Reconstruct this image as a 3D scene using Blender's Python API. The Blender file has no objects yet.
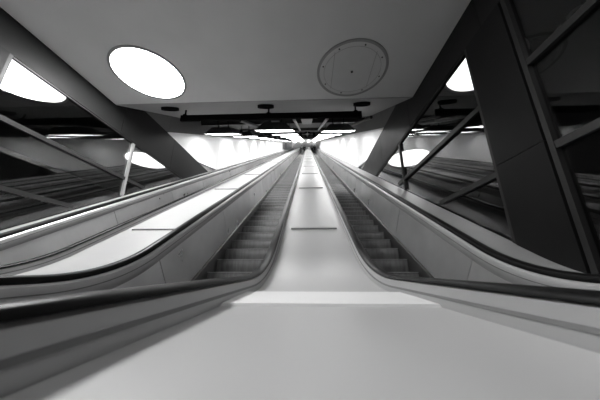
import bpy, bmesh, math, random
from mathutils import Vector, Matrix
random.seed(4)
PI = math.pi
scn = bpy.context.scene
COL = scn.collection

# ------------------------------------------------------------------ camera
cam_d = bpy.data.cameras.new('camera'); cam = bpy.data.objects.new('camera', cam_d); COL.objects.link(cam)
cam_d.sensor_width = 36.0; cam_d.lens = 36.0 * 233.0 / 600.0
cam_d.clip_start = 0.01; cam_d.clip_end = 300
cam.location = (0, 0, 0)
cam.rotation_euler = (math.radians(90 + 16.4), 0, math.atan(9 / 233.) * math.cos(math.radians(16.4)))
cam_d.dof.use_dof = True; cam_d.dof.focus_distance = 9.0; cam_d.dof.aperture_fstop = 3.5
scn.camera = cam
# ------------------------------------------------------------------ world, exposure
w = bpy.data.worlds.new('world'); scn.world = w; w.use_nodes = True
w.node_tree.nodes['Background'].inputs[0].default_value = (0.5, 0.5, 0.5, 1)
w.node_tree.nodes['Background'].inputs[1].default_value = 0.0005
vs = scn.view_settings
vs.view_transform = 'Standard'; vs.look = 'None'; vs.gamma = 1; vs.use_curve_mapping = False
vs.exposure = 1.45
DISC_POWER = 24.0      # round ceiling lights
SIDE_POWER = 1.6      # round ceiling lights in the halls beyond the glass
LAMP_POWER = 5.4     # hooded lamps over the escalators

# ------------------------------------------------------------------ materials
def mat(name, col, rough=0.5, metal=0.0, noise=0.0, scale=6.0, stretch=(1, 1, 1), bump=0.0, emit=0.0, island=0.0, spec=0.5):
    m = bpy.data.materials.new(name); m.use_nodes = True
    nt = m.node_tree; b = nt.nodes['Principled BSDF']
    c = (col, col, col, 1) if not isinstance(col, tuple) else (*col, 1)
    b.inputs['Base Color'].default_value = c
    b.inputs['Roughness'].default_value = rough; b.inputs['Metallic'].default_value = metal
    b.inputs['Specular IOR Level'].default_value = spec
    if emit:
        b.inputs['Emission Color'].default_value = (1, 1, 1, 1); b.inputs['Emission Strength'].default_value = emit
    tc = nt.nodes.new('ShaderNodeTexCoord'); mp = nt.nodes.new('ShaderNodeMapping')
    mp.inputs['Scale'].default_value = stretch
    nt.links.new(tc.outputs['Object'], mp.inputs[0])
    tn = nt.nodes.new('ShaderNodeTexNoise'); tn.inputs['Scale'].default_value = scale; tn.inputs['Detail'].default_value = 5
    nt.links.new(mp.outputs[0], tn.inputs['Vector'])
    if noise:
        rr = nt.nodes.new('ShaderNodeMapRange')
        rr.inputs['From Min'].default_value = .3; rr.inputs['From Max'].default_value = .7
        rr.inputs['To Min'].default_value = 1 - noise; rr.inputs['To Max'].default_value = 1 + noise
        nt.links.new(tn.outputs['Fac'], rr.inputs['Value'])
        mul = nt.nodes.new('ShaderNodeVectorMath'); mul.operation = 'SCALE'
        mul.inputs[0].default_value = c[:3]
        src = rr.outputs[0]
        if island:
            g = nt.nodes.new('ShaderNodeNewGeometry'); r2 = nt.nodes.new('ShaderNodeMapRange')
            r2.inputs['To Min'].default_value = 1 - island; r2.inputs['To Max'].default_value = 1 + island
            nt.links.new(g.outputs['Random Per Island'], r2.inputs['Value'])
            mm = nt.nodes.new('ShaderNodeMath'); mm.operation = 'MULTIPLY'
            nt.links.new(src, mm.inputs[0]); nt.links.new(r2.outputs[0], mm.inputs[1]); src = mm.outputs[0]
        nt.links.new(src, mul.inputs['Scale']); nt.links.new(mul.outputs[0], b.inputs['Base Color'])
        r3 = nt.nodes.new('ShaderNodeMapRange')
        r3.inputs['To Min'].default_value = max(.02, rough - .08); r3.inputs['To Max'].default_value = rough + .08
        nt.links.new(tn.outputs['Fac'], r3.inputs['Value']); nt.links.new(r3.outputs[0], b.inputs['Roughness'])
    if bump:
        bp = nt.nodes.new('ShaderNodeBump'); bp.inputs['Strength'].default_value = bump; bp.inputs['Distance'].default_value = .01
        nt.links.new(tn.outputs['Fac'], bp.inputs['Height']); nt.links.new(bp.outputs[0], b.inputs['Normal'])
    return m

M = {}
M['deck'] = mat('deck_sheet', .33, .36, 0, .05, 3, (1, .25, .25), bump=.02)
M['plate'] = mat('plate_sheet', .62, .45, 0, .03, 4)
M['bar'] = mat('stop_bar', .30, .5, 0, .1)
M['rubber'] = mat('handrail_rubber', .006, .32, 0, .1, 5, spec=.07)
M['lip'] = mat('satin_steel', .38, .42, .45, .06, 5, (1, .2, .2))
M['groove'] = mat('dark_groove', .13, .5, 0, .1)
M['panel'] = mat('brushed_steel', .74, .30, .8, .10, 3, (1, .6, .6), bump=.03, island=.12)
M['skirt'] = mat('skirt_steel', .06, .5, .2, .12, 4)
M['step'] = None
M['steel_dark'] = mat('painted_column', .011, .45, 0, .10, 2, spec=.08)
M['beam'] = mat('painted_beam', .018, .42, 0, .08, 2, spec=.08)
M['frame'] = mat('window_frame', .022, .4, 0, .08, 4, spec=.2)
M['frame_light'] = mat('window_frame_light', .30, .4, .4, .08, 4)
M['ceiling'] = mat('ceiling_paint', .66, .65, 0, .03, 2)
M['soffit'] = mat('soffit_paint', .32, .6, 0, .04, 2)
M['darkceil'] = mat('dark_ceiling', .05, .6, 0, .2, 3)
M['white'] = mat('white_wall', .85, .45, 0, .03, 2)
M['shade_band'] = mat('painted_shade_band', .10, .55, 0, .05, 2)  # shade above the lamps, painted as grey on the white wall
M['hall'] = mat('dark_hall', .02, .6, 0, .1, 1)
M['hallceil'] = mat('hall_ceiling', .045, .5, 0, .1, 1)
M['floor'] = mat('stone_floor', .18, .4, 0, .15, 8)
M['black'] = mat('black_paint', .006, .85, 0, .1, spec=.08)
M['hood'] = mat('hood_enamel', .014, .35, 0, .1)
M['ring'] = mat('ring_metal', .32, .5, .2, .05)
M['opal'] = mat('opal_cover', .60, .35, 0, .02)
M['screw'] = mat('screw_head', .06, .4, .8, .05)
M['glow_disc'] = mat('glow_disc', .9, .4, emit=DISC_POWER)
M['glow_dim'] = mat('glow_dim', .9, .4, emit=DISC_POWER * .2)
M['glow_side'] = mat('glow_side', .9, .4, emit=SIDE_POWER)
M['glow_lamp'] = mat('glow_lamp', .9, .4, emit=LAMP_POWER)
M['glow_small'] = mat('glow_small', .9, .4, emit=14)
M['grey'] = mat('grey_paint', .42, .5, 0, .05)
M['sign'] = mat('dark_poster', .16, .4, 0, .3, 3)
M['skin'] = mat('skin', .45, .5, 0, .05)
M['coat_dark'] = mat('dark_coat', .006, .8, 0, .2, 20)
M['coat_mid'] = mat('grey_coat', .10, .8, 0, .2, 20)
M['coat_pale'] = mat('pale_coat', .55, .8, 0, .1, 20)
M['trousers'] = mat('dark_trousers', .008, .8, 0, .2, 20)
M['hair'] = mat('dark_hair', .02, .6, 0, .2, 40)
M['shoe'] = mat('shoe_leather', .02, .4, 0, .1)
M['bag'] = mat('bag_canvas', .05, .7, 0, .2, 20)

def step_mat():
    m = bpy.data.materials.new('grooved_step'); m.use_nodes = True; nt = m.node_tree; b = nt.nodes['Principled BSDF']
    b.inputs['Metallic'].default_value = .3; b.inputs['Roughness'].default_value = .45
    tc = nt.nodes.new('ShaderNodeTexCoord'); sx = nt.nodes.new('ShaderNodeSeparateXYZ')
    nt.links.new(tc.outputs['Object'], sx.inputs[0])
    mu = nt.nodes.new('ShaderNodeMath'); mu.operation = 'MULTIPLY'; mu.inputs[1].default_value = 2 * PI / .0125
    sn = nt.nodes.new('ShaderNodeMath'); sn.operation = 'SINE'
    nt.links.new(sx.outputs[0], mu.inputs[0]); nt.links.new(mu.outputs[0], sn.inputs[0])
    n = nt.nodes.new('ShaderNodeTexNoise'); n.inputs['Scale'].default_value = 7
    mp = nt.nodes.new('ShaderNodeMapping'); mp.inputs['Scale'].default_value = (3, .5, .5)
    nt.links.new(tc.outputs['Object'], mp.inputs[0]); nt.links.new(mp.outputs[0], n.inputs['Vector'])
    cr = nt.nodes.new('ShaderNodeMapRange'); cr.inputs['From Min'].default_value = .3; cr.inputs['From Max'].default_value = .7
    cr.inputs['To Min'].default_value = .10; cr.inputs['To Max'].default_value = .18
    nt.links.new(n.outputs['Fac'], cr.inputs['Value']); nt.links.new(cr.outputs[0], b.inputs['Base Color'])
    bp = nt.nodes.new('ShaderNodeBump'); bp.inputs['Strength'].default_value = .25; bp.inputs['Distance'].default_value = .004
    nt.links.new(sn.outputs[0], bp.inputs['Height']); nt.links.new(bp.outputs[0], b.inputs['Normal'])
    return m
M['step'] = step_mat()
M['edge'] = mat('step_edge', .45, .4, .5, .05)

def glass_mat():
    m = bpy.data.materials.new('window_glass'); m.use_nodes = True; nt = m.node_tree
    for n in list(nt.nodes): nt.nodes.remove(n)
    out = nt.nodes.new('ShaderNodeOutputMaterial'); mix = nt.nodes.new('ShaderNodeMixShader')
    tr = nt.nodes.new('ShaderNodeBsdfTransparent'); tr.inputs[0].default_value = (.75, .75, .75, 1)
    gl = nt.nodes.new('ShaderNodeBsdfGlossy'); gl.inputs['Roughness'].default_value = .0
    gl.inputs['Color'].default_value = (.9, .9, .9, 1)
    ge = nt.nodes.new('ShaderNodeNewGeometry'); dt = nt.nodes.new('ShaderNodeVectorMath'); dt.operation = 'DOT_PRODUCT'
    nt.links.new(ge.outputs['Incoming'], dt.inputs[0]); nt.links.new(ge.outputs['Normal'], dt.inputs[1])
    ab = nt.nodes.new('ShaderNodeMath'); ab.operation = 'ABSOLUTE'; nt.links.new(dt.outputs['Value'], ab.inputs[0])
    om = nt.nodes.new('ShaderNodeMath'); om.operation = 'SUBTRACT'; om.inputs[0].default_value = 1; nt.links.new(ab.outputs[0], om.inputs[1])
    fr = nt.nodes.new('ShaderNodeMath'); fr.operation = 'POWER'; fr.inputs[1].default_value = 4; nt.links.new(om.outputs[0], fr.inputs[0])
    ad = nt.nodes.new('ShaderNodeMath'); ad.operation = 'ADD'; ad.inputs[1].default_value = .06; ad.use_clamp = True
    nt.links.new(fr.outputs[0], ad.inputs[0]); nt.links.new(ad.outputs[0], mix.inputs[0])
    nt.links.new(tr.outputs[0], mix.inputs[1]); nt.links.new(gl.outputs[0], mix.inputs[2])
    nt.links.new(mix.outputs[0], out.inputs[0])
    return m
M['glass'] = glass_mat()

# ------------------------------------------------------------------ mesh helpers
def obj(name, bm, m, parent=None, smooth=False, loc=None):
    me = bpy.data.meshes.new(name)
    bmesh.ops.recalc_face_normals(bm, faces=bm.faces)
    bm.to_mesh(me); bm.free()
    for mm in (m if isinstance(m, (list, tuple)) else [m]): me.materials.append(M[mm])
    if smooth:
        for p in me.polygons: p.use_smooth = True
    o = bpy.data.objects.new(name, me); COL.objects.link(o)
    if loc: o.location = loc
    if parent: o.parent = parent
    return o
def smooth_angle(o, deg=35):
    me = o.data
    for p in me.polygons: p.use_smooth = True
    bm = bmesh.new(); bm.from_mesh(me)
    for e in bm.edges:
        if len(e.link_faces) == 2 and e.calc_face_angle(0) > math.radians(deg): e.smooth = False
    bm.to_mesh(me); bm.free(); return o
def thing(name, label, cat, loc=(0, 0, 0), group=None, rot=(0, 0, 0)):
    o = bpy.data.objects.new(name, None); COL.objects.link(o); o.location = loc; o.rotation_euler = rot
    o.empty_display_size = .1
    o['label'] = label; o['category'] = cat
    if group: o['group'] = group
    return o
def tag(o, label, cat, group=None):
    o['label'] = label; o['category'] = cat
    if group: o['group'] = group
    return o
def struct(name, bm, m, parent=None):
    o = obj(name, bm, m, parent)
    if not parent: o['kind'] = 'structure'
    return o
def box(bm, x0, x1, y0, y1, z0, z1, mi=0, bev=0.0):
    v = [bm.verts.new((x, y, z)) for z in (z0, z1) for y in (y0, y1) for x in (x0, x1)]
    fs = [bm.faces.new([v[i] for i in q]) for q in ((0, 2, 3, 1), (4, 5, 7, 6), (0, 1, 5, 4), (2, 6, 7, 3), (0, 4, 6, 2), (1, 3, 7, 5))]
    for f in fs: f.material_index = mi
    if bev:
        es = {e for f in fs for e in f.edges}
        bmesh.ops.bevel(bm, geom=list(es), offset=bev, segments=2, affect='EDGES', profile=.5)
    return bm
def prism_x(bm, pts, x0, x1, mi=0):
    """closed polygon in (Y,Z) extruded along X"""
    a = [bm.verts.new((x0, y, z)) for y, z in pts]; b = [bm.verts.new((x1, y, z)) for y, z in pts]
    n = len(pts); fs = [bm.faces.new(a), bm.faces.new(list(reversed(b)))]
    for i in range(n): fs.append(bm.faces.new((a[i], b[i], b[(i + 1) % n], a[(i + 1) % n])))
    for f in fs: f.material_index = mi
def cyl(bm, c, r, h, seg=32, axis='Z', r2=None, mi=0):
    r2 = r if r2 is None else r2
    mt = {'Z': Matrix(), 'Y': Matrix.Rotation(PI / 2, 4, 'X'), 'X': Matrix.Rotation(PI / 2, 4, 'Y')}[axis]
    n0 = len(bm.faces)
    bmesh.ops.create_cone(bm, cap_ends=True, segments=seg, radius1=r, radius2=r2, depth=h, matrix=Matrix.Translation(c) @ mt)
    bm.faces.ensure_lookup_table()
    for f in bm.faces[n0:]: f.material_index = mi
def annulus(bm, c, r0, r1, z0, z1, seg=64):
    rings = [[bm.verts.new((c[0] + r * math.cos(2 * PI * k / seg), c[1] + r * math.sin(2 * PI * k / seg), z)) for k in range(seg)]
             for r, z in ((r0, z0), (r1, z0), (r1, z1), (r0, z1))]
    for i in range(4):
        a, b = rings[i], rings[(i + 1) % 4]
        for k in range(seg): bm.faces.new((a[k], a[(k + 1) % seg], b[(k + 1) % seg], b[k]))

# ------------------------------------------------------------------ the bank's side profile
T15 = math.tan(math.radians(15)); S30, C30 = .5, math.sqrt(3) / 2
R0, YK, Z0 = 2.0, 1.945, -.037
YA = YK - R0 * T15                       # end of the level run
YB, LEN = -1.7, 66.0                     # where the balustrades begin, length of the slope
ARC = R0 * math.radians(30)
def at(s, n=0.0):
    """point and normal of the handrail line; s = 0 at the end of the level run, n = depth below the line"""
    if s <= 0: return (YA + s, Z0 - n)
    if s < ARC:
        a = s / R0; return (YA + (R0 + n) * math.sin(a), Z0 + R0 - (R0 + n) * math.cos(a))
    a = math.radians(30); y = YA + (R0 + n) * math.sin(a); z = Z0 + R0 - (R0 + n) * math.cos(a)
    return (y + (s - ARC) * C30, z + (s - ARC) * S30)
S0 = YB - YA; S1 = LEN
def stations(s0=S0, s1=S1, arcseg=14):
    out = [s0] if s0 < 0 else []
    if s0 < 0: out += [s for s in (0,)]
    out += [ARC * k / arcseg for k in range(1, arcseg + 1) if s0 < ARC * k / arcseg < s1]
    if s0 >= 0: out = [s0] + out
    s = ARC + 4
    while s < s1:
        if s > s0: out.append(s)
        s += 8
    out.append(s1)
    return sorted(set(out))
def sweep(bm, prof, ss, closed=True, mi=0, caps=True):
    """prof: [(x, n)] swept along the side profile"""
    rows = []
    for s in ss:
        rows.append([bm.verts.new((x, *at(s, n))) for x, n in prof])
    N = len(prof)
    for a, b in zip(rows, rows[1:]):
        for i in range(N if closed else N - 1):
            f = bm.faces.new((a[i], a[(i + 1) % N], b[(i + 1) % N], b[i])); f.material_index = mi
    if closed and caps:
        bm.faces.new(rows[0]).material_index = mi; bm.faces.new(list(reversed(rows[-1]))).material_index = mi
    return rows

XL, XR = -4.36, 2.30                     # planes of the side walls
ZC, YC = 3.57, 4.30                      # hall ceiling and where it ends
RAILS = [(-3.78, -2.53), (-1.65, -.37), (.51, 1.72)]
FLOOR = -1.03
YEND = at(S1)[0]; ZEND = at(S1)[1]
def slopeZ(y, P):                        # height at y of a plane P below (+) the eye line of the slope
    return (y * S30 - P) / C30

# ------------------------------------------------------------------ structure
bm = bmesh.new(); box(bm, XL, XR, -5.6, 1.2, FLOOR - .4, FLOOR); struct('floor', bm, 'floor')
bm = bmesh.new(); box(bm, XL, XR, YEND - .3, YEND + 3, ZEND - 1.05 - .3, ZEND - 1.05); struct('floor_top', bm, 'floor')
bm = bmesh.new(); box(bm, XL, XR, -5.6, YC, ZC, ZC + .25); struct('ceiling', bm, 'ceiling')
def slab(y0, y1, P, th, x0=XL, x1=XR):
    b = bmesh.new(); prism_x(b, [(y0, slopeZ(y0, P)), (y1, slopeZ(y1, P)), (y1 - th * S30, slopeZ(y1, P) + th * C30), (y0 - th * S30, slopeZ(y0, P) + th * C30)], x0, x1); return b
PC = -(ZC * C30 - YC * S30) + .01        # slope ceiling hangs on the edge of the hall ceiling
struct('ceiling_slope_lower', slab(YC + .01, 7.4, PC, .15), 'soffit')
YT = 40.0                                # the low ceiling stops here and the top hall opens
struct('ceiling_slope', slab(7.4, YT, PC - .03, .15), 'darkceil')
struct('ceiling_top', slab(YT - 1, YEND + 3, -3.2, .15), 'grey')
bm = bmesh.new(); box(bm, XL, XR, YT - .1, YT, slopeZ(YT, PC - .03) + .02, slopeZ(YT, -3.2)); struct('wall_top', bm, 'grey')
bm = bmesh.new(); box(bm, XL - 5, XR + 5, -5.9, -5.6, FLOOR, ZC + .3); struct('wall_back', bm, 'soffit')
bm = bmesh.new(); box(bm, XL - .3, XR + .3, YEND + 2.9, YEND + 3.1, ZEND - 1.4, ZEND + 5); struct('wall_end', bm, 'grey')

BEAM0, BEAM1 = 3.03, 4.05
def side_wall(side, X):
    d = -1 if side == 'left' else 1
    # white wall above the beam, panel by panel with open joints
    b = bmesh.new()
    Yst = 4.35; step = 1.9
    k = 0
    y = Yst
    yy = []
    while y < YEND + 3: yy.append(y); y += step
    yy.append(YEND + 3)
    def lo(v): return max(BEAM1 - .02, slopeZ(v, 1.12)) if v < 9.3 else slopeZ(v, 1.12)
    def hi(v): return slopeZ(v, -.43 if v < YT else -3.3)
    for a, c in zip(yy, yy[1:]):
        c2 = c - .012
        pts = [(a, lo(a)), (c2, lo(c2)), (c2, hi(c2)), (a, hi(a))]
        if hi(a) <= lo(a) + .02: continue
        prism_x(b, pts, X, X + d * .12)
    prism_x(b, [(Yst, 3.6), (9.3, BEAM1), (YEND + 3, slopeZ(YEND + 3, 1.2)), (YEND + 3, slopeZ(YEND + 3, -3.4)), (YT, slopeZ(YT, -3.4)), (YT, slopeZ(YT, PC - .15)), (Yst, slopeZ(Yst, PC - .15) )], X + d * .13, X + d * .2)
    struct('wall_' + side, b, 'white')
    b = bmesh.new(); y = Yst; e = YT - .12  # top strip of the white wall, its shade put in as darker colour
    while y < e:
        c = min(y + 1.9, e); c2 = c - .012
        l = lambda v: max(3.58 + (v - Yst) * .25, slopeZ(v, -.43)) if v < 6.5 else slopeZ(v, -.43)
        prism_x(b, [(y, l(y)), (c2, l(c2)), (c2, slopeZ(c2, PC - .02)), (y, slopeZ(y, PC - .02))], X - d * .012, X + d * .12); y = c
    struct('wall_%s_frieze' % side, b, 'shade_band')
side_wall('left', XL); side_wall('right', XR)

COLS = {'left': (1.95, 2.50), 'right': (2.08, 2.67)}
n_trim = 0
for side, X, d in (('left', XL, -1), ('right', XR, 1)):
    n_trim += 1
    b = bmesh.new(); ys = [-5.6, -2.2, .4, COLS[side][0] + .3, 4.6, 6.6, 9.4]
    for a, c in zip(ys, ys[1:]):
        z1 = BEAM1 if c > 4.4 else ZC
        box(b, X - d * .015, X + d * .08, a + .004, c - .004, BEAM0, z1 if a > 4.3 or z1 == ZC else z1)
    o = struct('trim_%d' % n_trim, b, 'beam')
    tag(o, 'long level steel beam above the %s windows' % side, 'beam')
    n_trim += 1
    b = bmesh.new(); y0, y1 = COLS[side]
    zb = at(y1 - YA, .10)[1] - .3
    for z0, z1 in ((-1.03, 1.18), (1.186, BEAM0 - .004)):
        box(b, X - d * .03, X + d * .085, y0, y1, z0, z1)
    for yy in (y0 - .068, y1 + .002):
        box(b, X - d * .018, X + d * .06, yy, yy + .05, -1.03, BEAM0 - .002, 1)
    o = struct('trim_%d' % n_trim, b, ['steel_dark', 'frame'])
    tag(o, 'wide dark steel column between the %s windows' % side, 'column')

# windows: a near bay and a far bay on each side
def deck_z(y):
    # height of outer deck at y
    s0 = y - YA
    if s0 <= 0: return Z0 - .09
    # invert roughly
    best = None
    for k in range(400):
        s = k * .03; p = at(s, .09)
        if p[0] >= y: return p[1]
    return at(12, .09)[1]
wn = 0
for side, X, d in (('left', XL, -1), ('right', XR, 1)):
    y0c, y1c = COLS[side]
    for (a, c) in ((-5.6, y0c), (y1c + .052, 7.42)):
        wn += 1
        root = bpy.data.objects.new('window_%d' % wn, None); COL.objects.link(root); root['kind'] = 'structure'
        tag(root, '%s window bay on the %s, dark mirroring glass in thin bars' % ('near' if a < 0 else 'far', side), 'window')
        ys = [a + (c - a) * k / 24 for k in range(25)]
        pts = [(y, deck_z(y) - .02) for y in ys] + [(c, BEAM0 - .004), (a, BEAM0 - .004)]
        if pts[24][1] > BEAM0 - .02: pts[24] = (c, BEAM0 - .03)
        b = bmesh.new(); prism_x(b, pts, X + d * .030, X + d * .038); obj('pane', b, 'glass', root)
        b = bmesh.new()
        for z in (1.10, 2.06):
            # the bar ends where the deck rises past it
            ye = c
            for y in [a + (c - a) * k / 200 for k in range(201)]:
                if deck_z(y) > z - .05: ye = y; break
            box(b, *sorted((X - d * .012, X + d * .029)), a, ye if a > 0 else ye - .07, z - .036, z + .036)
        ym = {'left': 5.05, 'right': 5.31}[side]
        if a < 0:
            for ym2 in (-.9, -3.4): box(b, X - d * .015, X + d * .052, ym2 - .035, ym2 + .035, deck_z(ym2) - .02, BEAM0 - .004)
        box(b, X - d * .005, X + d * .029, a, c - .02, BEAM0 - .03, BEAM0 - .004)
        obj('window_frame', b, 'frame', root)
        if a > 0:
            b = bmesh.new(); box(b, X - d * .018, X + d * .029, ym - .032, ym + .032, deck_z(ym) - .02, BEAM0 - .032)
            obj('mullion', b, 'frame_light' if side == 'left' else 'frame', root)['label'] = 'upright window bar'

# halls beyond the glass
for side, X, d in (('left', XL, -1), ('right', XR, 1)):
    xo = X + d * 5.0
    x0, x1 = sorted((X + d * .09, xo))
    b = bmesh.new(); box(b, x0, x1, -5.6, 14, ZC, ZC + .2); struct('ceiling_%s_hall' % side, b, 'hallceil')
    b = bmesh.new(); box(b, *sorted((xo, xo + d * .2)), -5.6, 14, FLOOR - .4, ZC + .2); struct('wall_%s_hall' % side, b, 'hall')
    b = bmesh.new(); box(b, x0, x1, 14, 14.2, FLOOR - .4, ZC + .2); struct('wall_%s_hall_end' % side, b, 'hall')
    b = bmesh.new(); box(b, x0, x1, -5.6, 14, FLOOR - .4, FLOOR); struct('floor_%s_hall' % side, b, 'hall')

# ------------------------------------------------------------------ decks between the escalators
def deck(name, label, x0, x1, plate=False, bars=None, group=None, top=.093):
    t = thing(name, label, 'deck', ((x0 + x1) / 2, YB, FLOOR), group)
    inv = Matrix.Translation((-(x0 + x1) / 2, -YB, -FLOOR))
    def part(nm, b, m, **k):
        b.transform(inv); return obj(nm, b, m, t, **k)
    b = bmesh.new()
    sweep(b, [(x0, top), (x1, top), (x1, .30), (x0, .30)], stations())
    smooth_angle(part('deck_surface', b, 'deck'))
    if plate:
        b = bmesh.new()
        za = Z0 - .092
        def q(y, xa, xb, up): return [b.verts.new((xa, y, za + up)), b.verts.new((xb, y, za + up))]
        r = [q(.90, x0 + .0, x1 - .0, -.001), q(.905, x0 + .005, x1 - .005, .009), q(1.22, x0 - .01, x1 + .01, .012), q(1.30, x0 - .01, x1 + .01, .014), q(1.31, x0 - .01, x1 + .01, 0)]
        for u, v in zip(r, r[1:]): b.faces.new((u[0], u[1], v[1], v[0]))
        b.faces.new((r[0][0], r[0][1], r[-1][1], r[-1][0]))
        for k in (0, 1): b.faces.new([u[k] for u in r])
        part('transition_plate', b, 'plate')['label'] = 'pale plate across the deck at the foot of the slope'
    if bars:
        xc, wd = bars
        y = 3.05
        k = 0
        while y < YEND - 3:
            s = (y - at(ARC, .085)[0]) / C30 + ARC
            b = bmesh.new()
            sweep(b, [(xc - wd / 2, .072), (xc + wd / 2, .072), (xc + wd / 2, .094), (xc - wd / 2, .094)], [s, s + .035])
            part('stop_bar', b, 'bar')
            y += 2.5
    return t
deck('escalator_deck', 'pale central deck right in front, wide plate at its foot', -.322, .462, True, (.07, .60))
deck('escalator_deck', 'pale deck left of the middle escalator, dark cross bars', -2.482, -1.698, False, (-2.09, .60))
deck('escalator_deck', 'narrow pale ledge along the right window wall', 1.768, XR - .002, top=.115)
deck('escalator_deck', 'narrow pale ledge along the left window wall', XL + .002, -3.828, top=.115)

# ------------------------------------------------------------------ escalators
def round_rail(xc, d, wd=.078):
    # thin on the deck side, lapping deeper over the guide on the step side
    p = []
    hw = wd / 2
    for k in range(0, 9):
        a = PI * k / 8; u = -math.cos(a)
        bot = .019 if u < 0 else .047
        p.append((xc + d * hw * u, bot * (1 - math.sin(a) ** (.55 if u < 0 else .4))))
    p.append((xc + d * (hw - .010), .049)); p.append((xc + d * (hw - .012), .022)); p.append((xc - d * (hw - .012), .022))
    return p
PITCH_Y, PITCH_Z = .3465, .2
def step_z(y):
    Yk = 1.925; R = 2.0; ya = Yk - R * T15; yb = ya + R * S30
    if y <= ya: return FLOOR
    if y < yb: return FLOOR + R - math.sqrt(R * R - (y - ya) ** 2)
    return FLOOR + R * (1 - C30) + (y - yb) * math.tan(PI / 6)
step_me = None
def escalator(name, label, xa, xb):
    global step_me
    xc = (xa + xb) / 2
    t = thing(name, label, 'escalator', (xc, YB, FLOOR), 'three parallel escalators')
    inv = Matrix.Translation((-xc, -YB, -FLOOR))
    def part(nm, b, m, parent=None, sm=35):
        b.transform(inv); o = obj(nm, b, m, parent or t)
        if sm: smooth_angle(o, sm)
        return o
    for X, d in ((xa, 1), (xb, -1)):                 # d points to the steps
        b = bmesh.new(); sweep(b, round_rail(X, d), stations(arcseg=20)); part('handrail', b, 'rubber', sm=50)
        # cowl under the rail, deck side and step side
        b = bmesh.new()
        pf = [(X - d * .028, .020), (X - d * .036, .027), (X - d * .040, .050), (X - d * .046, .0895), (X - d * .046, .20),
              (X + d * .030, .20), (X + d * .052, .165), (X + d * .058, .14), (X + d * .060, .092), (X + d * .052, .064), (X + d * .038, .050), (X + d * .026, .048), (X + d * .024, .023)]
        sweep(b, pf, stations(arcseg=20)); c = part('balustrade_cowl', b, 'lip', sm=28)
        b = bmesh.new()
        sweep(b, [(X + d * .0585, .108), (X + d * .0615, .108), (X + d * .0610, .116), (X + d * .058, .116)], stations(arcseg=20))
        sweep(b, [(X - d * .036, .056), (X - d * .0428, .056), (X - d * .0452, .066), (X - d * .038, .066)], stations(arcseg=20))
        g = part('seam_groove', b, 'groove', c)
        # panels, about two metres each, seams square to the slope
        b = bmesh.new()
        cuts = [S0, -1.36, .87 + .0]
        s = 1.06 + .0
        cuts = [S0, -.90, 1.10]
        s = 3.05
        while s < S1: cuts.append(s); s += 1.95
        cuts.append(S1)
        for k, (u, v) in enumerate(zip(cuts, cuts[1:])):
            jt = random.uniform(-.004, .004)
            sweep(b, [(X + d * (.030 + jt), .165), (X + d * .072, .74), (X + d * .060, .76), (X + d * .010, .165)], [u + .005] + [q for q in stations(arcseg=20) if u + .02 < q < v - .02] + [v - .005])
        part('balustrade_panel', b, 'panel')
        b = bmesh.new()
        sweep(b, [(X + d * .01, .20), (X + d * .056, .75), (X + d * .10, .76), (X + d * .105, .78), (X + d * .105, 1.18), (X + d * .01, 1.18)], stations())
        part('skirt', b, 'skirt')
    # comb plate and floor plate
    xs0, xs1 = xa + .115, xb - .115
    b = bmesh.new(); box(b, xs0, xs1, YB, .25, FLOOR + .001, FLOOR + .012); 
    for k in range(40):
        x = xs0 + .01 + (xs1 - xs0 - .02) * k / 39; box(b, x - .003, x + .003, .25, .33, FLOOR + .002, FLOOR + .008)
    part('comb_plate', b, 'lip', sm=0)
    wd = xs1 - xs0 - .01
    if step_me is None:
        b = bmesh.new()
        # tread, riser with a slight bow, side cheeks
        n = 6
        rows = []
        for k in range(n + 1):
            z = -.20 + .20 * k / n - .004
            yb = .012 * math.sin(PI * k / n) * 1.2
            rows.append([(-.5, .012 - yb + .004, z), (.5, .012 - yb + .004, z)])
        rows.append([(-.5, .0, -.004), (.5, .0, -.004)]); rows.append([(-.5, .0, 0), (.5, .0, 0)]); 
        rows.append([(-.5, .345, 0), (.5, .345, 0)]); rows.append([(-.5, .345, -.20), (.5, .345, -.20)])
        vr = [[b.verts.new(p) for p in r] for r in rows]
        for i in range(len(vr)):
            u, v = vr[i], vr[(i + 1) % len(vr)]
            b.faces.new((u[0], u[1], v[1], v[0]))
        for k in (0, 1): b.faces.new([r[k] for r in vr])
        # pale nosing strip
        box(b, -.5, .5, -.002, .014, -.006, .002, 1)
        bmesh.ops.recalc_face_normals(b, faces=b.faces)
        step_me = bpy.data.meshes.new('step'); b.to_mesh(step_me); b.free()
        step_me.materials.append(M['step']); step_me.materials.append(M['edge'])
    y = 3.62 - 9 * PITCH_Y; k = 0; rest = bmesh.new()
    while y < YEND - 1:
        z = step_z(y)
        if k < 100:
            o = bpy.data.objects.new('step', step_me); COL.objects.link(o); o.parent = t
            o.location = (0, y - YB, z - FLOOR); o.scale = (wd, 1, 1)
        else:
            box(rest, xs0 + .005, xs1 - .005, y, y + .345, z - .2, z)
        y += PITCH_Y; k += 1
    o = part('step_run', rest, 'step', sm=0); o['kind'] = 'stuff'
    return t
escalator('escalator', 'middle escalator, steps rising left of the central deck', *RAILS[1])
escalator('escalator', 'right escalator, steps rising right of the central deck', *RAILS[2])
escalator('escalator', 'leftmost escalator, behind the left pale deck, steps hidden', *RAILS[0])

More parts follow.
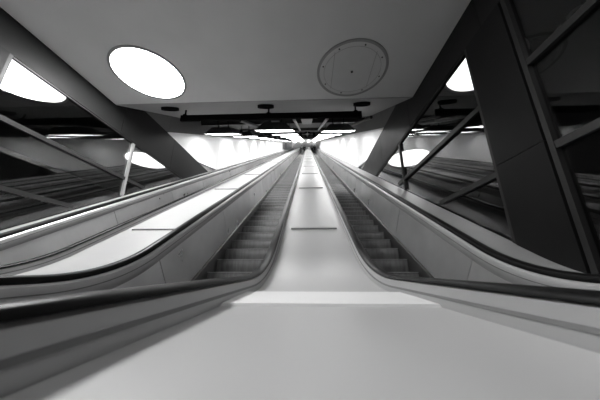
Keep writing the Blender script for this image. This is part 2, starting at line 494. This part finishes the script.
# ------------------------------------------------------------------ round ceiling lights of the lower hall
def disc_light(x, y, r, label, lit=True, z=ZC, side=False, group=None):
    t = thing('ceiling_light', label, 'ceiling light', (x, y, z), group)
    b = bmesh.new(); annulus(b, (0, 0), r - .012, r + .035, -.016, -.001, 72); smooth_angle(obj('ring', b, 'ring', t))
    b = bmesh.new(); cyl(b, (0, 0, -.006), r - .013, .008, 72)
    o = obj('diffuser', b, ('glow_side' if side else 'glow_disc') if lit else 'opal', t)
    if not side:
        b = bmesh.new(); cyl(b, (0, 0, -.018), .022, .014, 16); obj('centre_knob', b, 'screw', t)
    if not lit:
        for k in range(8):
            a = 2 * PI * (k + .3) / 8
            b = bmesh.new(); cyl(b, ((r - .06) * math.cos(a), (r - .06) * math.sin(a), -.013), .014, .008, 12); obj('screw', b, 'screw', t)
        b = bmesh.new()
        for xx in (-.36, .36): box(b, xx - .004, xx + .004, -.42, .42, -.0125, -.0105)
        annulus(b, (0, 0), r - .10, r - .094, -.0125, -.0105, 72)
        obj('backing_tray', b, 'ring', t)['label'] = 'tray edges showing through the cover'
    return t
disc_light(-3.03, 3.52, .61, 'large round lit ceiling light, left of the unlit one')
disc_light(.845, 3.56, .62, 'large round unlit ceiling light with screws around its rim', False)
disc_light(-3.0, -.3, .57, 'round lit ceiling light behind the camera, left')
disc_light(.845, -.3, .57, 'dim unseen light added behind the camera, right')  # unseen, added to soften the rail's shadow on the near deck
bpy.data.objects['diffuser.003'].data.materials[0] = M['glow_dim']
disc_light(-5.62, 3.52, .66, 'round bright disc in the upper left window, cut by the beam', True, ZC, True)  # placed to merge with the mirror image of the lit ceiling light
disc_light(-5.52, 7.11, .64, 'small bright round light through the left window beside the upright bar', True, ZC, True)
disc_light(3.25, 3.57, .60, 'round lit light seen beside the tall dark right column', True, ZC, True)
disc_light(3.4, 7.28, .66, 'bright round light low in the right window behind the crossing bars', True, ZC, True)
# small box seen through the right window
b = bmesh.new(); annulus(b, (0, 0), .10, .125, -.03, -.001, 24); tag(obj('ceiling_speaker', b, 'ring', loc=(3.95, 2.62, ZC)), 'small faint round fitting on the dark ceiling behind the right column', 'speaker')

# dark round downlights at the foot of the sloping ceiling
tilt = Matrix.Rotation(math.radians(30), 4, 'X')
for x, lb in ((-3.42, 'left'), (-1.02, 'middle'), (1.32, 'right')):
    y = 4.80; z = slopeZ(y, PC)
    t = thing('downlight', 'dark round recessed downlight, the %s one of three above the black rail' % lb, 'downlight', (x, y, z), 'downlights above the black rail', (math.radians(30), 0, 0))
    b = bmesh.new(); annulus(b, (0, 0), .16, .20, -.06, 0, 32); obj('rim', b, 'black', t)
    b = bmesh.new(); cyl(b, (0, 0, -.006), .169, .008, 32); obj('reflector', b, 'black', t)

# black rail across the hall with its hangers
t = thing('lighting_rail', 'long black rail hanging across all the escalators under the ceiling edge', 'rail', (-1.0, 5.2, 3.82))
b = bmesh.new(); box(b, -2.36, 2.40, -.03, .03, -.085, .085, 0, .008); obj('rail', b, 'black', t)
for x in (-3.25, -1.02, 1.25):
    b = bmesh.new(); cyl(b, (x + 1.0, 0, .20), .022, .27, 12); obj('hanger', b, 'black', t)
    b = bmesh.new(); cyl(b, (x + 1.0, 0, .085), .06, .02, 16); obj('hanger_foot', b, 'black', t)

# ------------------------------------------------------------------ hooded lamps in three rows
def hood_lamp():
    t = thing('hanging_lamp', '', 'lamp', (0, 0, 0), 'black hooded lamps', (math.radians(30), 0, 0))
    w0, w1, h = .59, .33, .25
    b = bmesh.new()
    lo = [b.verts.new((sx * w0, sy * w0, 0)) for sx, sy in ((-1, -1), (1, -1), (1, 1), (-1, 1))]
    li = [b.verts.new((sx * (w0 - .015), sy * (w0 - .015), 0)) for sx, sy in ((-1, -1), (1, -1), (1, 1), (-1, 1))]
    hi = [b.verts.new((sx * w1, sy * w1, h)) for sx, sy in ((-1, -1), (1, -1), (1, 1), (-1, 1))]
    ii = [b.verts.new((sx * (w1 - .015), sy * (w1 - .015), h - .012)) for sx, sy in ((-1, -1), (1, -1), (1, 1), (-1, 1))]
    for k in range(4):
        j = (k + 1) % 4
        b.faces.new((lo[k], lo[j], hi[j], hi[k])); b.faces.new((lo[k], lo[j], li[j], li[k])); b.faces.new((li[k], li[j], ii[j], ii[k]))
    b.faces.new(hi); b.faces.new(ii)
    obj('hood', b, 'hood', t)
    b = bmesh.new(); box(b, -.57, .57, -.57, .57, .006, .020); obj('diffuser', b, 'glow_lamp', t)
    for sx in (-.2, .2):
        b = bmesh.new(); box(b, sx - .012, sx + .012, -.012, .012, h, h + .34); obj('hanger', b, 'black', t)
    b = bmesh.new(); box(b, -.12, .12, -.08, .08, h, h + .07); obj('gear_box', b, 'grey', t)
    return t
def dup(root):
    r = root.copy(); COL.objects.link(r)
    for ch in list(root.children):
        c = ch.copy(); COL.objects.link(c); c.parent = r
    return r
first = hood_lamp(); used = False
rows = ((-3.3, 'left', 8.0, 'over the leftmost escalator'), (-1.03, 'middle', 6.6, 'over the middle escalator'), (1.13, 'right', 7.7, 'over the right escalator'))
ordn = ['nearest', 'second nearest', 'third nearest']
for x, nm, ys, lb in rows:
    y = ys; k = 0
    while y < YT - .8:
        o = first if not used else dup(first); used = True
        o.location = (x, y, slopeZ(y, -.41))
        if k < 3:
            o['label'] = '%s black hooded lamp %s' % (ordn[k], lb); o['group'] = 'nearest hooded lamps'
        else:
            o['label'] = 'hooded lamp farther up the row %s' % lb; o['group'] = 'hooded lamps farther up the %s row' % nm
        y += 2.87; k += 1

# ceiling clutter between the lamp rows
b = bmesh.new(); prism_x(b, [(6.2, slopeZ(6.2, -.74)), (8.0, slopeZ(8.0, -.74)), (8.0, slopeZ(8.0, -.80)), (6.2, slopeZ(6.2, -.80))], -.2, .16)
tag(obj('cable_tray', b, 'screw'), 'dark cable tray running up the middle of the sloping ceiling', 'cable tray')
for x, r, P, lb in ((-2.15, .06, -.76, 'dark pipe under the sloping ceiling, left of the middle lamps'), (-.42, .045, -.74, 'thin pipe under the sloping ceiling beside the cable tray, left'), (.62, .045, -.74, 'thin pipe under the sloping ceiling beside the cable tray, right'), (1.98, .05, -.76, 'dark pipe under the sloping ceiling, right of the right lamps')):
    b = bmesh.new(); L = (11.5 - 6.3) / C30
    cyl(b, (0, L / 2, 0), r, L, 14, 'Y')
    o = obj('ceiling_pipe', b, 'grey' if r < .05 else 'frame', loc=(x, 6.3, slopeZ(6.3, P))); smooth_angle(o); o.rotation_euler = (math.radians(30), 0, 0)
    tag(o, lb, 'pipe')
k = 0
y = 8.2
while y < YT - 1:
    b = bmesh.new(); box(b, XL + .02 - 0, XR - .02, -.09, .09, 0, .16)
    o = obj('ceiling_rib', b, 'frame', loc=(0, y, slopeZ(y, -.72 + .02))); o.rotation_euler = (math.radians(30), 0, 0)
    tag(o, 'cross rib of the sloping ceiling, %s' % ('nearest, just behind the black rail' if k == 0 else 'one of those farther up'), 'rib', None if k == 0 else 'ceiling ribs farther up')
    o.location.z = slopeZ(y, -.80)
    y += 4.8; k += 1

# round fan hanging over the centre
t = thing('ceiling_fan', 'round black fan with crossed guard hanging over the central deck', 'fan', (-.02, 17.0, slopeZ(17.0, -.70)))
b = bmesh.new(); 
seg = 32
for r0, r1 in ((.25, .28),):
    rings = [[b.verts.new((r * math.cos(2 * PI * k / seg), yy, r * math.sin(2 * PI * k / seg))) for k in range(seg)] for r, yy in ((r0, -.12), (r1, -.12), (r1, .12), (r0, .12))]
    for i in range(4):
        u, v = rings[i], rings[(i + 1) % 4]
        for k in range(seg): b.faces.new((u[k], u[(k + 1) % seg], v[(k + 1) % seg], v[k]))
obj('drum', b, 'black', t)
b = bmesh.new(); cyl(b, (0, -.10, 0), .09, .06, 20, 'Y')
box(b, -.25, .25, -.125, -.11, -.012, .012); box(b, -.012, .012, -.125, -.11, -.25, .25); obj('guard', b, 'grey', t)
for k in range(5):
    b = bmesh.new(); box(b, .07, .24, -.01, .0, -.05, .05); b.transform(Matrix.Rotation(2 * PI * k / 5, 4, 'Y') @ Matrix.Rotation(.4, 4, 'X')); obj('blade', b, 'black', t)
for s in (-1, 1):
    b = bmesh.new(); box(b, -.10, .10, -.15, .15, -.18, .18, 0, .02)
    tag(obj('loudspeaker', b, 'black', loc=(-.02 + s * .55, 17.0, slopeZ(17, -.70))), 'black loudspeaker box hanging just %s of the round fan' % ('left' if s < 0 else 'right'), 'loudspeaker')

# top landing: round lights on the end wall, dark posters on the left wall
for k, x in enumerate((-3.7, -1.8, .2, 2.0)):
    b = bmesh.new(); bmesh.ops.create_uvsphere(b, u_segments=16, v_segments=10, radius=.2)
    tag(obj('globe_light', b, 'glow_small', loc=(x, YEND + 2.74, slopeZ(YEND + 2.7, -.75))), ['leftmost', 'second from left', 'third from left', 'rightmost'][k] + ' of four small round lights on the far end wall', 'light', 'round lights on the far end wall')
for k, (y, h0, h1) in enumerate(((36, 1.0, -.25),)):
    b = bmesh.new(); prism_x(b, [(y, slopeZ(y, .9)), (y + 6, slopeZ(y + 6, .9)), (y + 6, slopeZ(y + 6, -.3)), (y, slopeZ(y, -.3))], XL + .004, XL + .05)
    tag(obj('wall_panel', b, 'sign'), 'dark panel on the left wall near the top of the escalators', 'panel')
b = bmesh.new(); box(b, XL + .02, XR - .02, YEND + 2.70, YEND + 2.88, ZEND - 1.05, ZEND - .2)
tag(obj('barrier', b, 'frame'), 'dark low barrier across the far end of the top landing', 'barrier')

# ------------------------------------------------------------------ people riding up, far away
def skin_chain(name, verts, edges, m, parent, root=0, sub=1):
    me = bpy.data.meshes.new(name); me.from_pydata([v[:3] for v in verts], edges, []); me.materials.append(M[m])
    o = bpy.data.objects.new(name, me); COL.objects.link(o); o.parent = parent
    mod = o.modifiers.new('skin', 'SKIN'); mod.use_smooth_shade = True
    sk = me.skin_vertices[0].data if len(me.skin_vertices) else None
    if sk is None:
        bpy.context.view_layer.objects.active = o; sk = me.skin_vertices[0].data
    for i, v in enumerate(verts):
        rx = v[3]; ry = v[4] if len(v) > 4 else rx
        sk[i].radius = (rx, ry); sk[i].use_root = (i == root)
    ss = o.modifiers.new('sub', 'SUBSURF'); ss.levels = sub; ss.render_levels = sub
    return o
def person(loc, label, coat, rz=0.0, lean=0.0, bag=False, H=1.0):
    t = thing('person', label, 'person', loc, None, (0, 0, rz)); t.scale = (H, H, H)
    L = lean
    V = [(0, 0, .95, .13, .10), (0, .01, 1.12, .12, .09), (0 + L, .0, 1.33, .15, .10), (L, 0, 1.46, .07, .06), (L, .015, 1.53, .05), (L, .02, 1.60, .078, .085), (L, .02, 1.69, .075, .085)]
    E = [(0, 1), (1, 2), (2, 3), (3, 4), (4, 5), (5, 6)]
    def add(p, frm): V.append(p); E.append((frm, len(V) - 1)); return len(V) - 1
    nose = add((L, .115, 1.615, .014), 5)
    for s in (-1, 1):
        h = add((s * .10, 0, .90, .095), 0); kn = add((s * .11, .03, .50, .062), h); an = add((s * .11, 0, .09, .042), kn); add((s * .12, .13, .035, .035), an)
        sh = add((L + s * .18, 0, 1.41, .062), 2); el = add((L + s * .25, -.03, 1.13, .045), sh); wr = add((s * .27, .13, .95, .030), el); pm = add((s * .275, .19, .93, .032, .018), wr)
        for j in range(4):
            f1 = add((s * (.255 + .013 * j), .235, .915 - .004 * j, .009), pm); add((s * (.255 + .013 * j), .26, .885, .008), f1)
        th = add((s * .245, .19, .915, .010), pm); add((s * .235, .225, .895, .008), th)
        add((L + s * .085, .01, 1.60, .014), 5)
    skin_chain('body', V, E, 'skin', t)
    # coat: torso and sleeves
    V = [(0, 0, .88, .175, .135), (0, 0, 1.12, .155, .12), (L, 0, 1.34, .175, .125), (L, 0, 1.47, .085, .075)]; E = [(0, 1), (1, 2), (2, 3)]
    for s in (-1, 1):
        sh = add((L + s * .19, 0, 1.41, .08), 2); el = add((L + s * .26, -.03, 1.13, .064), sh); add((s * .272, .11, .965, .046), el)
    skin_chain('coat', V, E, coat, t)
    V = [(0, 0, .92, .15, .12)]; E = []
    for s in (-1, 1):
        h = add((s * .10, 0, .86, .108), 0); kn = add((s * .11, .03, .50, .082), h); add((s * .11, 0, .10, .065), kn)
    skin_chain('trousers', V, E, 'trousers', t)
    for s in (-1, 1):
        skin_chain('shoe', [(s * .11, -.05, .05, .05), (s * .115, .06, .045, .05), (s * .12, .16, .035, .042)], [(0, 1), (1, 2)], 'shoe', t)
    V = [(L, -.02, 1.60, .085, .08), (L, -.015, 1.70, .09, .09), (L, .04, 1.745, .075, .06)]
    skin_chain('hair', V, [(0, 1), (1, 2)], 'hair', t)
    # face on the uphill side
    b = bmesh.new()
    for s in (-1, 1):
        bmesh.ops.create_uvsphere(b, u_segments=8, v_segments=6, radius=.012, matrix=Matrix.Translation((L + s * .032, .098, 1.64)))
    obj('eyes', b, 'screw', t)
    b = bmesh.new(); box(b, L - .025, L + .025, .088, .104, 1.562, 1.572); obj('mouth', b, 'ring', t)
    return t
def stand(y):
    # y of the middle of the step nearest to y
    k = round((y - 3.62) / PITCH_Y); yy = 3.62 + k * PITCH_Y
    return yy + .17, step_z(yy) + .003
def put(x, y, *a, **k):
    yy, z = stand(y); return person((x, yy, z), *a, **k)
put(-.72, 42.5, 'person in a dark coat on the right side of the middle escalator, higher up', 'coat_dark', lean=.03, H=1.07)
put(-1.12, 38.0, 'person in a dark coat with a suitcase, lowest on the middle escalator', 'coat_dark', lean=.02, H=1.07)
put(1.36, 41.0, 'person in a black coat on the right side of the right escalator', 'coat_dark', lean=-.02, H=1.07)
put(.92, 46.0, 'person in a pale coat ahead of the black coat on the right escalator', 'coat_pale', lean=.0, H=1.07)
# suitcase on the step behind the second rider
yy, z = stand(37.3)
t = thing('suitcase', 'dark suitcase standing on a step beside the lowest rider', 'suitcase', (-.95, yy - .02, z))
b = bmesh.new(); box(b, -.2, .2, -.12, .12, .04, .60, 0, .03); obj('shell', b, 'bag', t)
b = bmesh.new()
for sx in (-.1, .1): box(b, sx - .01, sx + .01, -.01, .01, .58, .85)
box(b, -.11, .11, -.015, .015, .83, .86); obj('handle', b, 'ring', t)
for sx in (-.15, .15):
    b = bmesh.new(); cyl(b, (sx, 0, .03), .03, .03, 14, 'X'); obj('wheel', b, 'black', t)
